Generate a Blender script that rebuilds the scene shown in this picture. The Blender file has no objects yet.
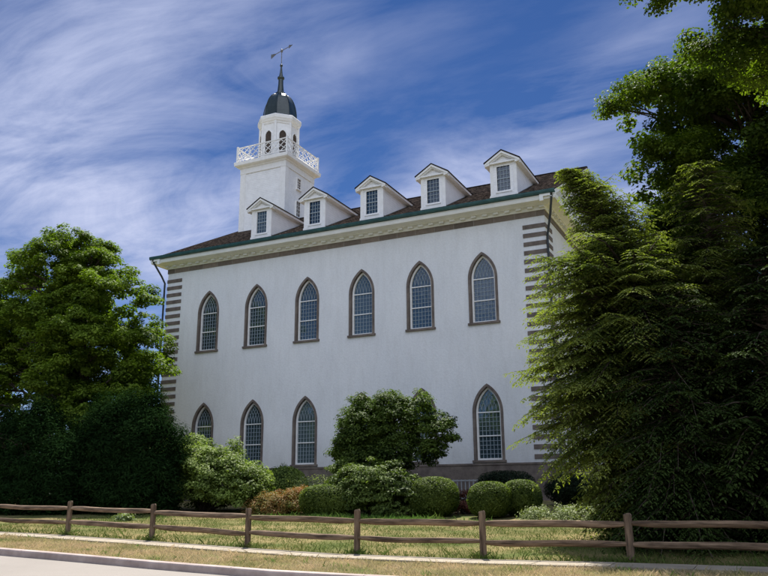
import bpy, math, random
import numpy as np
from mathutils import Vector, Matrix
from mathutils.geometry import tessellate_polygon
PI = math.pi
rng = np.random.default_rng(11)
random.seed(11)
sc = bpy.context.scene
COL = sc.collection

# ------------------------------------------------------------------ helpers
class MB:
    """collects verts and faces for one mesh"""
    def __init__(s): s.v = []; s.f = []
    def add(s, vs, fs):
        n = len(s.v); s.v += [tuple(p) for p in vs]; s.f += [tuple(i + n for i in f) for f in fs]; return s
    def box(s, x0, x1, y0, y1, z0, z1):
        return s.add([(x0,y0,z0),(x1,y0,z0),(x1,y1,z0),(x0,y1,z0),(x0,y0,z1),(x1,y0,z1),(x1,y1,z1),(x0,y1,z1)],
              [(0,3,2,1),(4,5,6,7),(0,1,5,4),(1,2,6,5),(2,3,7,6),(3,0,4,7)])
    def bar(s, a, b, w, h=None, up=(0,0,1)):
        a = Vector(a); b = Vector(b); h = h or w; d = (b-a).normalized(); u = Vector(up)
        if abs(d.dot(u)) > .98: u = Vector((0,1,0))
        r = d.cross(u).normalized(); u = r.cross(d)
        vs = [p + r*(i*w/2) + u*(j*h/2) for p in (a, b) for i, j in ((-1,-1),(1,-1),(1,1),(-1,1))]
        return s.add(vs, [(0,1,2,3),(7,6,5,4),(0,4,5,1),(1,5,6,2),(2,6,7,3),(3,7,4,0)])
    def tube(s, pts, rad, n=8, cap=True):
        pts = [Vector(p) for p in pts]; m = len(pts)
        if not hasattr(rad, '__len__'): rad = [rad]*m
        vs = []; ref = Vector((.3,.9,.2)).normalized()
        for i, p in enumerate(pts):
            d = (pts[min(i+1,m-1)] - pts[max(i-1,0)]).normalized()
            r = d.cross(ref)
            if r.length < .05: r = d.cross(Vector((1,0,0)))
            r.normalize(); u = r.cross(d)
            for k in range(n):
                t = 2*PI*k/n; vs.append(p + (r*math.cos(t) + u*math.sin(t))*rad[i])
        fs = [(i*n+k, i*n+(k+1)%n, (i+1)*n+(k+1)%n, (i+1)*n+k) for i in range(m-1) for k in range(n)]
        if cap: fs += [tuple(range(n)), tuple(range(m*n-1, (m-1)*n-1, -1))]
        return s.add(vs, fs)
    def lathe(s, cx, cy, prof, n=24, rot=0.):
        vs = []
        for r, z in prof:
            for k in range(n):
                t = rot + 2*PI*k/n; vs.append((cx + r*math.cos(t), cy + r*math.sin(t), z))
        m = len(prof)
        fs = [(i*n+k, i*n+(k+1)%n, (i+1)*n+(k+1)%n, (i+1)*n+k) for i in range(m-1) for k in range(n)]
        fs += [tuple(range(n-1,-1,-1)), tuple(range((m-1)*n, m*n))]
        return s.add(vs, fs)
    def prism(s, poly, fn, t0, t1):
        """extrude a 2D polygon: fn(u, v, t) -> xyz"""
        n = len(poly); vs = [fn(u, v, t) for t in (t0, t1) for u, v in poly]
        return s.add(vs, [tuple(range(n-1,-1,-1)), tuple(range(n,2*n))] + [(k,(k+1)%n,n+(k+1)%n,n+k) for k in range(n)])
    def ring(s, outer, inner, fn, t0, t1):
        """frame between two 2D loops with equal point counts, open along last->first if they are not closed"""
        n = len(outer); vs = [fn(u, v, t) for t in (t0, t1) for u, v in outer+inner]
        fs = []
        for k in range(n):
            j = (k+1) % n
            fs += [(k,j,n+j,n+k), (2*n+k,3*n+k,3*n+j,2*n+j), (k,2*n+k,2*n+j,j), (n+k,n+j,3*n+j,3*n+k)]
        return s.add(vs, fs)
    def build(s, name, mat, parent=None, loc=None, smooth=False):
        me = bpy.data.meshes.new(name); me.from_pydata(s.v, [], s.f); me.update()
        me.materials.append(mat)
        if smooth: me.shade_smooth()
        o = bpy.data.objects.new(name, me); COL.objects.link(o)
        if parent is not None: o.parent = parent
        if loc is not None: o.location = loc
        return o

def quads_obj(name, V, mat, parent=None, tint=None, extra=None):
    """V: (N,4,3) array of quads; tint: one value per quad; extra = (verts, faces) appended with tint 0"""
    N = V.shape[0]; verts = V.reshape(-1, 3); faces4 = np.arange(N*4).reshape(N, 4)
    tint = np.zeros(N) if tint is None else tint
    if extra is not None:
        ev = np.array(extra[0], float); ef = np.array(extra[1], int) + N*4
        verts = np.vstack([verts, ev]); faces4 = np.vstack([faces4, ef]); tint = np.concatenate([tint, np.zeros(len(ef))])
    me = bpy.data.meshes.new(name)
    me.vertices.add(len(verts)); me.vertices.foreach_set('co', verts.astype(np.float32).ravel())
    me.loops.add(faces4.size); me.loops.foreach_set('vertex_index', faces4.astype(np.int32).ravel())
    me.polygons.add(len(faces4)); me.polygons.foreach_set('loop_start', np.arange(0, faces4.size, 4, dtype=np.int32))
    me.update(calc_edges=True); me.validate()
    a = me.attributes.new('tint', 'FLOAT', 'FACE'); a.data.foreach_set('value', tint.astype(np.float32))
    me.materials.append(mat)
    o = bpy.data.objects.new(name, me); COL.objects.link(o)
    if parent is not None: o.parent = parent
    return o

def tag(o, label=None, cat=None, group=None, kind=None):
    if label: o['label'] = label
    if cat: o['category'] = cat
    if group: o['group'] = group
    if kind: o['kind'] = kind
    return o
def empty(name, loc, label, cat, group=None):
    o = bpy.data.objects.new(name, None); COL.objects.link(o); o.location = loc; o.empty_display_size = .3
    return tag(o, label, cat, group)

# ------------------------------------------------------------------ materials
def newmat(name):
    m = bpy.data.materials.new(name); m.use_nodes = True; nt = m.node_tree
    b = nt.nodes['Principled BSDF']; return m, nt, b
def N(nt, t, **kw):
    n = nt.nodes.new(t)
    for k, v in kw.items():
        if k in n.inputs.keys() if isinstance(k, str) else False: n.inputs[k].default_value = v
        else: setattr(n, k, v)
    return n
def noise(nt, scale, detail=4, rough=.6, coord=None, stretch=None):
    tc = nt.nodes.new('ShaderNodeTexCoord'); src = tc.outputs['Object']
    if stretch:
        mp = nt.nodes.new('ShaderNodeMapping'); mp.inputs['Scale'].default_value = stretch
        nt.links.new(src, mp.inputs['Vector']); src = mp.outputs['Vector']
    n = nt.nodes.new('ShaderNodeTexNoise'); n.inputs['Scale'].default_value = scale
    n.inputs['Detail'].default_value = detail; n.inputs['Roughness'].default_value = rough
    nt.links.new(src, n.inputs['Vector']); return n
def ramp(nt, src, stops):
    r = nt.nodes.new('ShaderNodeValToRGB'); e = r.color_ramp.elements
    while len(e) < len(stops): e.new(.5)
    for el, (p, c) in zip(e, stops): el.position = p; el.color = (*c, 1) if len(c) == 3 else c
    nt.links.new(src, r.inputs['Fac']); return r
def mixc(nt, a, b, fac, mode='MIX'):
    m = nt.nodes.new('ShaderNodeMix'); m.data_type = 'RGBA'; m.blend_type = mode
    for s_, v in ((m.inputs[6], a), (m.inputs[7], b)):
        if isinstance(v, tuple): s_.default_value = (*v, 1)
        else: nt.links.new(v, s_)
    if isinstance(fac, (int, float)): m.inputs[0].default_value = fac
    else: nt.links.new(fac, m.inputs[0])
    return m.outputs[2]
def bump(nt, b, src, strength, dist):
    n = nt.nodes.new('ShaderNodeBump'); n.inputs['Strength'].default_value = strength; n.inputs['Distance'].default_value = dist
    nt.links.new(src, n.inputs['Height']); nt.links.new(n.outputs['Normal'], b.inputs['Normal']); return n
def simple(name, c1, c2, scale=3., rough=.7, bs=.0, bd=.01, spec=.5, detail=5, stretch=None, lo=.35, hi=.65):
    m, nt, b = newmat(name); n = noise(nt, scale, detail, stretch=stretch)
    r = ramp(nt, n.outputs['Fac'], [(lo, c1), (hi, c2)]); nt.links.new(r.outputs['Color'], b.inputs['Base Color'])
    b.inputs['Roughness'].default_value = rough; b.inputs['Specular IOR Level'].default_value = spec
    if bs: bump(nt, b, n.outputs['Fac'], bs, bd)
    return m

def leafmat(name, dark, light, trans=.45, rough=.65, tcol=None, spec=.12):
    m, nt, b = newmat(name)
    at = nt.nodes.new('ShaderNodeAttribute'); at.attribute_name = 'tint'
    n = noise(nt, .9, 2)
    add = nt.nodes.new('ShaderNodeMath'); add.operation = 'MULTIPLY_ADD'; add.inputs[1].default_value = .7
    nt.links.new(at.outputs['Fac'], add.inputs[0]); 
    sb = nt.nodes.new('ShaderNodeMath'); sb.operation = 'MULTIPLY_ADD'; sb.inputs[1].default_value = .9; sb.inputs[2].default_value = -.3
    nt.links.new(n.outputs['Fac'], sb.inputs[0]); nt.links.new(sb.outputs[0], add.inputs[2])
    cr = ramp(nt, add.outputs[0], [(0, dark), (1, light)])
    nt.links.new(cr.outputs['Color'], b.inputs['Base Color'])
    b.inputs['Roughness'].default_value = rough; b.inputs['Specular IOR Level'].default_value = spec
    t = nt.nodes.new('ShaderNodeBsdfTranslucent')
    tm = mixc(nt, cr.outputs['Color'], tcol or (1.0, 1.15, .35), 1.0, 'MULTIPLY')
    nt.links.new(tm, t.inputs['Color'])
    mx = nt.nodes.new('ShaderNodeMixShader'); mx.inputs[0].default_value = trans
    nt.links.new(b.outputs[0], mx.inputs[1]); nt.links.new(t.outputs[0], mx.inputs[2])
    nt.links.new(mx.outputs[0], nt.nodes['Material Output'].inputs['Surface'])
    return m

M = {}
# stucco with faint mottling, streaks under the cornice and fine grain
m, nt, b = newmat('stucco')
n1 = noise(nt, .35, 5, .6, stretch=(1,1,.5)); n2 = noise(nt, 9, 6, .7); n3 = noise(nt, 1.6, 6, .75, stretch=(1.6,1.6,.35))
r1 = ramp(nt, n1.outputs['Fac'], [(.3,(.68,.69,.70)),(.7,(.78,.78,.78))])
r3 = ramp(nt, n3.outputs['Fac'], [(.3,(.90,.89,.88)),(.55,(1,1,1))])
r2 = ramp(nt, n2.outputs['Fac'], [(.35,(.93,.93,.93)),(.6,(1,1,1))])
c = mixc(nt, r1.outputs['Color'], r3.outputs['Color'], .8, 'MULTIPLY'); c = mixc(nt, c, r2.outputs['Color'], 1., 'MULTIPLY')
tcw = nt.nodes.new('ShaderNodeTexCoord'); spw = nt.nodes.new('ShaderNodeSeparateXYZ'); nt.links.new(tcw.outputs['Object'], spw.inputs[0])
def splash(z0, z1):     # grime rising unevenly from the plinth
    mr = nt.nodes.new('ShaderNodeMapRange'); mr.inputs[1].default_value = z0; mr.inputs[2].default_value = z1; mr.inputs[3].default_value = 1; mr.inputs[4].default_value = 0
    nt.links.new(spw.outputs['Z'], mr.inputs[0]); return mr.outputs[0]
n4 = noise(nt, 1.1, 7, .75, stretch=(1.3,1.3,.6)); g4 = nt.nodes.new('ShaderNodeMath'); g4.operation = 'MULTIPLY'
nt.links.new(splash(2.9, 5.0), g4.inputs[0]); nt.links.new(n4.outputs['Fac'], g4.inputs[1])
c = mixc(nt, c, (.42,.42,.40), g4.outputs[0])
nt.links.new(c, b.inputs['Base Color']); b.inputs['Roughness'].default_value = .93; b.inputs['Specular IOR Level'].default_value = .2
bump(nt, b, n2.outputs['Fac'], .6, .02)
M['stucco'] = m
M['white'] = simple('white_paint', (.74,.73,.70), (.82,.81,.79), 4, .55, .05, .004, spec=.35)
M['cream'] = simple('cream_paint', (.74,.74,.71), (.82,.82,.80), 2, .6, .05, .004, spec=.3)
# clapboards: each course is shaded by a saw profile in the bump, with thin gaps
m, nt, b = newmat('clapboard')
tc = nt.nodes.new('ShaderNodeTexCoord'); sep = nt.nodes.new('ShaderNodeSeparateXYZ'); nt.links.new(tc.outputs['Object'], sep.inputs[0])
mu = nt.nodes.new('ShaderNodeMath'); mu.operation = 'MULTIPLY'; mu.inputs[1].default_value = 1/.14; nt.links.new(sep.outputs['Z'], mu.inputs[0])
fr = nt.nodes.new('ShaderNodeMath'); fr.operation = 'FRACT'; nt.links.new(mu.outputs[0], fr.inputs[0])
iv = nt.nodes.new('ShaderNodeMath'); iv.operation = 'SUBTRACT'; iv.inputs[0].default_value = 1.; nt.links.new(fr.outputs[0], iv.inputs[1])
nn = noise(nt, 2.5, 5); rr = ramp(nt, nn.outputs['Fac'], [(.3,(.72,.71,.69)),(.65,(.82,.81,.79))])
nt.links.new(rr.outputs['Color'], b.inputs['Base Color']); b.inputs['Roughness'].default_value = .6
bump(nt, b, iv.outputs[0], 1., .02); M['clap'] = m
M['brownstone'] = simple('brown_sandstone', (.105,.085,.075), (.19,.155,.13), 2.2, .9, .4, .02, spec=.2, detail=8)
m, nt, b = newmat('frieze_stone')
tc = nt.nodes.new('ShaderNodeTexCoord'); br = nt.nodes.new('ShaderNodeTexBrick')
mp = nt.nodes.new('ShaderNodeMapping'); mp.inputs['Rotation'].default_value = (PI/2,0,0); nt.links.new(tc.outputs['Object'], mp.inputs[0])
nt.links.new(mp.outputs[0], br.inputs['Vector']); br.inputs['Scale'].default_value = 1.; br.inputs['Brick Width'].default_value = 1.1; br.inputs['Row Height'].default_value = .6
br.inputs['Color1'].default_value = (.13,.105,.085,1); br.inputs['Color2'].default_value = (.24,.19,.15,1); br.inputs['Mortar'].default_value = (.3,.28,.25,1); br.inputs['Mortar Size'].default_value = .012
nn = noise(nt, 6, 6); c = mixc(nt, br.outputs['Color'], ramp(nt, nn.outputs['Fac'], [(.3,(.7,.7,.7)),(.7,(1.1,1.1,1.1))]).outputs['Color'], .7, 'MULTIPLY')
nt.links.new(c, b.inputs['Base Color']); b.inputs['Roughness'].default_value = .9; M['frieze'] = m
m, nt, b = newmat('shingles')
tc = nt.nodes.new('ShaderNodeTexCoord'); mp = nt.nodes.new('ShaderNodeMapping'); nt.links.new(tc.outputs['UV'], mp.inputs[0])
br = nt.nodes.new('ShaderNodeTexBrick'); nt.links.new(mp.outputs[0], br.inputs['Vector'])
br.inputs['Scale'].default_value = 1.; br.inputs['Brick Width'].default_value = .17; br.inputs['Row Height'].default_value = .16; br.inputs['Mortar Size'].default_value = .008
br.inputs['Color1'].default_value = (.045,.035,.03,1); br.inputs['Color2'].default_value = (.27,.215,.175,1); br.inputs['Mortar'].default_value = (.02,.015,.013,1); br.inputs['Bias'].default_value = -.1
nn = noise(nt, 4.5, 6, .8); c = mixc(nt, br.outputs['Color'], ramp(nt, nn.outputs['Fac'], [(.38,(.3,.28,.27)),(.62,(1.5,1.4,1.3))]).outputs['Color'], 1., 'MULTIPLY')
nt.links.new(c, b.inputs['Base Color']); b.inputs['Roughness'].default_value = .9; b.inputs['Specular IOR Level'].default_value = .25
bump(nt, b, br.outputs['Fac'], .5, -.01); M['shingle'] = m
M['green'] = simple('green_copper_gutter', (.012,.05,.048), (.025,.082,.075), 3, .45, spec=.4)
M['dome'] = simple('dome_copper', (.013,.020,.019), (.035,.05,.046), 2.4, .32, .1, .01, spec=.6, stretch=(1,1,.4))
M['pipe'] = simple('downspout_paint', (.012,.016,.02), (.03,.035,.04), 5, .45)
m, nt, b = newmat('window_glass')
n = noise(nt, 1.7, 2); b.inputs['Base Color'].default_value = (.012,.02,.024,1); b.inputs['Roughness'].default_value = .04
b.inputs['IOR'].default_value = 2.2
oi = nt.nodes.new('ShaderNodeObjectInfo'); rr = ramp(nt, oi.outputs['Random'], [(0,(.018,.03,.038)),(.6,(.03,.052,.065)),(1,(.065,.095,.105))]); nt.links.new(rr.outputs['Color'], b.inputs['Base Color'])
vo = nt.nodes.new('ShaderNodeTexVoronoi'); vo.inputs['Scale'].default_value = 4.5; tcv = nt.nodes.new('ShaderNodeTexCoord'); nt.links.new(tcv.outputs['Object'], vo.inputs['Vector'])
adv = nt.nodes.new('ShaderNodeMath'); adv.operation = 'MULTIPLY_ADD'; adv.inputs[1].default_value = .35; nt.links.new(vo.outputs['Distance'], adv.inputs[0]); nt.links.new(n.outputs['Fac'], adv.inputs[2])
bump(nt, b, adv.outputs[0], .16, .03); M['glass'] = m
M['muntin'] = simple('muntin_paint', (.24,.29,.32), (.31,.36,.39), 5, .6)
M['louvre'] = simple('louvre_paint', (.05,.035,.028), (.09,.065,.05), 5, .7)
M['iron'] = simple('vane_metal', (.10,.10,.10), (.2,.2,.2), 8, .4)
M['wood'] = simple('weathered_rail_wood', (.06,.04,.027), (.26,.18,.12), 5, .85, .6, .01, stretch=(.35,3,3), detail=8, spec=.2)
M['postwood'] = simple('weathered_post_wood', (.055,.038,.026), (.22,.155,.105), 6, .88, .6, .01, stretch=(3,3,.35), detail=8, spec=.2)
M['lattice'] = simple('shaded_slat_paint', (.26,.27,.28), (.36,.37,.38), 5, .7)  # white slats, greyed because their shade is put into the colour
M['bark'] = simple('bark', (.035,.026,.02), (.10,.08,.062), 7, .95, .8, .03, stretch=(1,1,.25), detail=8, spec=.1)
M['asphalt'] = None
m, nt, b = newmat('road_concrete'); n1 = noise(nt, .25, 5); n2 = noise(nt, 60, 3, .8)
r1 = ramp(nt, n1.outputs['Fac'], [(.3,(.20,.178,.158)),(.7,(.25,.225,.20))]); r2 = ramp(nt, n2.outputs['Fac'], [(.3,(.82,.82,.82)),(.7,(1.08,1.08,1.08))])
nt.links.new(mixc(nt, r1.outputs['Color'], r2.outputs['Color'], 1., 'MULTIPLY'), b.inputs['Base Color']); b.inputs['Roughness'].default_value = .9
bump(nt, b, n2.outputs['Fac'], .4, .006); M['road'] = m
M['kerb'] = simple('kerb_concrete', (.26,.20,.185), (.42,.345,.32), 1.8, .9, .5, .006, detail=9)
M['walk'] = simple('pavement_concrete', (.22,.185,.135), (.31,.265,.20), 2.5, .92, .4, .004, detail=9)
m, nt, b = newmat('soil_and_turf'); n1 = noise(nt, .55, 5, .6); n2 = noise(nt, 14, 6, .75)
r1 = ramp(nt, n1.outputs['Fac'], [(.35,(.09,.11,.03)),(.55,(.20,.165,.07)),(.75,(.30,.225,.11))]); r2 = ramp(nt, n2.outputs['Fac'], [(.3,(.6,.6,.6)),(.7,(1.15,1.15,1.15))])
nt.links.new(mixc(nt, r1.outputs['Color'], r2.outputs['Color'], 1., 'MULTIPLY'), b.inputs['Base Color']); b.inputs['Roughness'].default_value = 1.; b.inputs['Specular IOR Level'].default_value = .1
bump(nt, b, n2.outputs['Fac'], .8, .03); M['soil'] = m
M['mulch'] = simple('mulch', (.05,.03,.02), (.13,.08,.05), 9, .95, .8, .03)
def grassmat(name, straw, green, bias=0.):
    m, nt, b = newmat(name)
    at = nt.nodes.new('ShaderNodeAttribute'); at.attribute_name = 'tint'
    n = noise(nt, .8, 4)
    a = nt.nodes.new('ShaderNodeMath'); a.operation = 'MULTIPLY_ADD'; a.inputs[1].default_value = .5; nt.links.new(at.outputs['Fac'], a.inputs[0])
    s = nt.nodes.new('ShaderNodeMath'); s.operation = 'MULTIPLY_ADD'; s.inputs[1].default_value = 2.2; s.inputs[2].default_value = -.85+bias
    nt.links.new(n.outputs['Fac'], s.inputs[0]); nt.links.new(s.outputs[0], a.inputs[2])
    cr = ramp(nt, a.outputs[0], [(.1, straw), (.9, green)]); nt.links.new(cr.outputs['Color'], b.inputs['Base Color'])
    b.inputs['Roughness'].default_value = .7; b.inputs['Specular IOR Level'].default_value = .2
    t = nt.nodes.new('ShaderNodeBsdfTranslucent'); nt.links.new(cr.outputs['Color'], t.inputs['Color'])
    mx = nt.nodes.new('ShaderNodeMixShader'); mx.inputs[0].default_value = .35
    nt.links.new(b.outputs[0], mx.inputs[1]); nt.links.new(t.outputs[0], mx.inputs[2]); nt.links.new(mx.outputs[0], nt.nodes['Material Output'].inputs['Surface'])
    return m
M['verge'] = grassmat('dry_verge_grass', (.60,.46,.28), (.25,.26,.09), -.12)
M['lawn'] = grassmat('lawn_grass', (.29,.24,.09), (.10,.15,.03), .45)
M['lush'] = grassmat('fresh_grass', (.13,.19,.04), (.12,.24,.04), .2)
M['maple'] = leafmat('maple_leaf', (.035,.07,.008), (.24,.33,.035), .45)
M['maple2'] = leafmat('ash_leaf', (.028,.058,.008), (.20,.27,.032), .45)
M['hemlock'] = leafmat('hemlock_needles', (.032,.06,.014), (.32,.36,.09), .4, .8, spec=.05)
M['hemlock_shaded'] = leafmat('shaded_hemlock_needles', (.010,.022,.006), (.06,.09,.022), .2, .8, spec=.05)  # hemlock needles again, with the shade put into a darker colour
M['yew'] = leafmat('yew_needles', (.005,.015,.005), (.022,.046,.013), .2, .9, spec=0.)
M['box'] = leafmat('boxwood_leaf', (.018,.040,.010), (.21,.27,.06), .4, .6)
M['vib'] = leafmat('viburnum_leaf', (.022,.048,.014), (.31,.40,.09), .42, .6, spec=.15)
M['rhodo'] = leafmat('rhododendron_leaf', (.014,.032,.012), (.20,.27,.06), .35, .6, spec=.12)
M['holly'] = leafmat('small_tree_leaf', (.010,.026,.007), (.15,.22,.04), .42, .6)
M['box_shaded'] = leafmat('shaded_box_leaf', (.006,.014,.006), (.02,.035,.012), .15, .6)  # boxwood again, shade by the church put into its colour
M['red'] = leafmat('reddish_leaf', (.09,.17,.03), (.34,.12,.055), .35, .6, tcol=(1.1,.9,.5))
M['redflower'] = leafmat('red_bedding_leaf', (.07,.03,.02), (.22,.085,.06), .3, .6, tcol=(1.1,.6,.5))
M['peren'] = leafmat('pale_perennial_leaf', (.12,.17,.06), (.40,.44,.24), .35, .6)
M['cover'] = leafmat('ground_cover_leaf', (.08,.12,.03), (.36,.40,.2), .3, .55)
M['twig'] = simple('twig', (.03,.022,.018), (.07,.055,.04), 9, .9)

# ------------------------------------------------------------------ terrain
def hx(x):  # height along the fence, falling to the right
    xs = [-200,-20,5,11.8,14.9,18,21,24,27.2,30.3,60,200]; zs = [.7,.68,.62,.56,.49,.40,.30,.22,.20,.23,.25,.25]
    return float(np.interp(x, xs, zs))
HX = np.vectorize(hx)
def gz(x, y):
    """ground height"""
    x = np.asarray(x, float); y = np.asarray(y, float); h = HX(x)
    front = h - .085*np.clip((-20.3 - y)/3., 0, 1)        # verge falls to the kerb
    t = np.clip((y + 20.)/20., 0, 1); back = h + (1.22 - h)*t
    return np.where(y < -20., front, back)
def groundz(x, y): return float(gz(x, y))
xs = np.unique(np.concatenate([np.linspace(-400,-30,10), np.arange(-30,60,.5), np.linspace(60,400,10)]))
ys = np.unique(np.concatenate([np.arange(-23.14,-19.9,.36), np.arange(-20,4,.5), np.linspace(4,400,14)]))
def sheet(name, xs, ys, zf, mat, kind='structure'):
    X, Y = np.meshgrid(xs, ys); Z = zf(X, Y); nx, ny = len(xs), len(ys)
    mb = MB(); mb.v = list(map(tuple, np.stack([X, Y, Z], -1).reshape(-1,3)))
    mb.f = [(j*nx+i, j*nx+i+1, (j+1)*nx+i+1, (j+1)*nx+i) for j in range(ny-1) for i in range(nx-1)]
    o = mb.build(name, mat, smooth=True); tag(o, kind=kind); return o
tag(sheet('ground', xs, ys, gz, M['soil']), 'dry lawn sloping up from the street to the church', kind='structure')
def roadz(X, Y): return gz(X, np.full_like(X, -23.2)) - .14 - .012*np.clip(-23.3 - Y, 0, 5)
tag(sheet('road', xs, np.array([-400.,-60,-40,-30,-26,-24.5,-23.29]), roadz, M['road']), 'pale concrete street in front of the kerb', kind='structure')
# kerb: rounded profile swept along x
mb = MB(); xk = np.sort(np.concatenate([np.arange(-40, 70, .5), np.arange(-40, 70, 3.)-.012, np.arange(-40, 70, 3.)+.012]))
prof = [(-23.30,-.30),(-23.30,-.04),(-23.285,-.012),(-23.26,0),(-23.14,.004),(-23.12,-.01),(-23.12,-.3)]
for i, x in enumerate(xk):
    z0 = groundz(x, -23.2)+.012 - (.02 if abs((x+40)/3. - round((x+40)/3.)) < .002 else 0); wob = .006*math.sin(x*1.7)+.004*math.sin(x*5.1)
    mb.v += [(x, y+wob, z0+dz) for y, dz in prof]
n = len(prof); mb.f = [(i*n+k, i*n+k+1, (i+1)*n+k+1, (i+1)*n+k) for i in range(len(xk)-1) for k in range(n-1)]
tag(mb.build('kerb', M['kerb']), 'pinkish concrete kerb between street and dry verge', kind='structure')
# pavement slabs with joints
mb = MB()
x = -30.
while x < 70:
    w = 1.5; a, b_ = x+.008, x+w-.008; zz = [groundz(a,-20.6), groundz(b_,-20.6)]
    e = random.uniform(-.006,.006)
    mb.add([(a,-21.05,zz[0]+.022+e),(b_,-21.05,zz[1]+.022+e),(b_,-20.16,zz[1]+.032+e),(a,-20.16,zz[0]+.032+e),
            (a,-21.05,zz[0]-.1),(b_,-21.05,zz[1]-.1),(b_,-20.16,zz[1]-.1),(a,-20.16,zz[0]-.1)],
           [(0,1,2,3),(0,4,5,1),(1,5,6,2),(2,6,7,3),(3,7,4,0)])
    x += w
tag(mb.build('pavement', M['walk']), 'narrow pale pavement in front of the rail fence', kind='structure')

# ------------------------------------------------------------------ grass blades
def blades(name, n, xr, yr, h, w, mat, label, keep=None, cl=None):
    x = rng.uniform(*xr, n); y = rng.uniform(*yr, n)
    if keep is not None:
        k = keep(x, y); x, y = x[k], y[k]
    if cl:   # tufted density
        g = np.sin(x*cl)*np.sin(y*cl*1.3+x*.7) + rng.normal(0,.6,len(x)); k = g > -.4; x, y = x[k], y[k]
    n = len(x); z = gz(x, y) - .01
    hh = h*rng.gamma(4, .25, n); ww = w*rng.uniform(.7,1.3,n); a = rng.uniform(0, 2*PI, n); lean = rng.normal(0,.45,(n,2))*hh[:,None]
    dx, dy = np.cos(a)*ww, np.sin(a)*ww
    B = np.stack([x,y,z],-1); T = B + np.stack([lean[:,0], lean[:,1], hh],-1); S = np.stack([dx,dy,np.zeros(n)],-1)
    Md = (B*.45+T*.55) - np.stack([lean[:,0]*.2, lean[:,1]*.2, np.zeros(n)],-1)
    V = np.stack([B-S, B+S, Md+S*.8, T],1)
    o = quads_obj(name, V, mat, tint=rng.random(n)); tag(o, label, kind='stuff'); return o

# ------------------------------------------------------------------ the church
CX, CY, CZ = 12.04, 9., 1.2
L, W, ZW = 24.08, 18., 15.312
church = empty('church', (CX,CY,CZ), 'white stone church with arched windows, dormers and a domed bell tower', 'church')
OFF = Vector((-CX,-CY,-CZ))
def part(name, mb, mat, smooth=False): return mb.build(name, M[mat], church, OFF, smooth)

def arch(hw, zb, zs, r, n=9):
    """pointed arch outline, counterclockwise from lower left: (u, z); zs = spring, r = arc radius"""
    pts = [(-hw, zb), (hw, zb)]
    c = hw - r; zt = math.sqrt(max(r*r - (r-hw)**2, 0)); amax = math.atan2(zt, -c)
    pts += [(c + r*math.cos(amax*k/n), zs + r*math.sin(amax*k/n)) for k in range(n+1)]
    pts += [(-u, z) for u, z in pts[-2:1:-1]]
    return pts
WX = [3.333+3.478*i for i in range(6)]
OHW, RO = .78, 1.62                    # surround outer half width, outer arc radius
UP = dict(zb=9.88, zs=12.18); LO = dict(zb=3.10, zs=5.38)
def rise(hw, r): return math.sqrt(r*r-(r-hw)**2)
def hole(x, d): return [(x+u, z) for u, z in arch(OHW-.07, d['zb']-.03, d['zs'], RO-.07, 8)]
# wall with window openings
def wall_face(mb, fn, w, z0, z1, holes, depth=.42):
    loops = [[(0,z0),(w,z0),(w,z1),(0,z1)]] + holes
    tri = tessellate_polygon([[Vector((u, v, 0)) for u, v in lp] for lp in loops])
    flat = [p for lp in loops for p in lp]
    mb.add([fn(u, v, 0) for u, v in flat], [tuple(t) for t in tri])
    for lp in holes:
        n = len(lp); mb.add([fn(u, v, t) for t in (0, depth) for u, v in lp], [(k,(k+1)%n,n+(k+1)%n,n+k) for k in range(n)])
GY = [2.7, 6.15, 9.0+2.85, 9.0+6.3]     # gable windows along y
mb = MB()
wall_face(mb, lambda u, v, t: (u, t, v), L, 2.93, ZW, [hole(x, d) for x in WX for d in (UP, LO)])
wall_face(mb, lambda u, v, t: (L-t, u, v), W, 2.93, ZW, [hole(y, d) for y in GY for d in (UP, LO)])
mb.add([(0,W,2.93),(L,W,2.93),(L,W,ZW),(0,W,ZW),(0,0,2.93),(0,0,ZW)], [(0,1,2,3),(4,0,3,5)])
part('wall', mb, 'stucco')
mb = MB().box(-.07, L+.07, -.07, W+.07, .5, 2.86); mb.box(-.1, L+.1, -.1, W+.1, 2.86, 2.95)
part('foundation', mb, 'brownstone')
# frieze band
mb = MB()
z0, z1 = ZW-.283, ZW
mb.box(-.035, L+.035, -.035, 0, z0, z1).box(L, L+.035, .0, W, z0, z1).box(-.035, 0, 0, W, z0, z1).box(-.035, L+.035, W, W+.035, z0, z1)
part('frieze', mb, 'frieze')
# quoins
for (cx, sx) in ((0,-1),(L,1)):
    mb = MB(); z = 14.63; k = 0
    while z > 3.2:
        j = random.uniform(-.02,.02); h = .215
        x0, x1 = (cx, cx - sx*(1.147+j))
        mb.box(min(x0,x1)-(0.03 if sx<0 else 0), max(x0,x1)+(.03 if sx>0 else 0), -.03, 0, z-h, z)
        if sx > 0: mb.box(L, L+.03, 0, 1.35+j, z-h, z)
        else: mb.box(-.03, 0, 0, 1.35+j, z-h, z)
        z -= .4525
    part('quoin', mb, 'brownstone')
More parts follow.
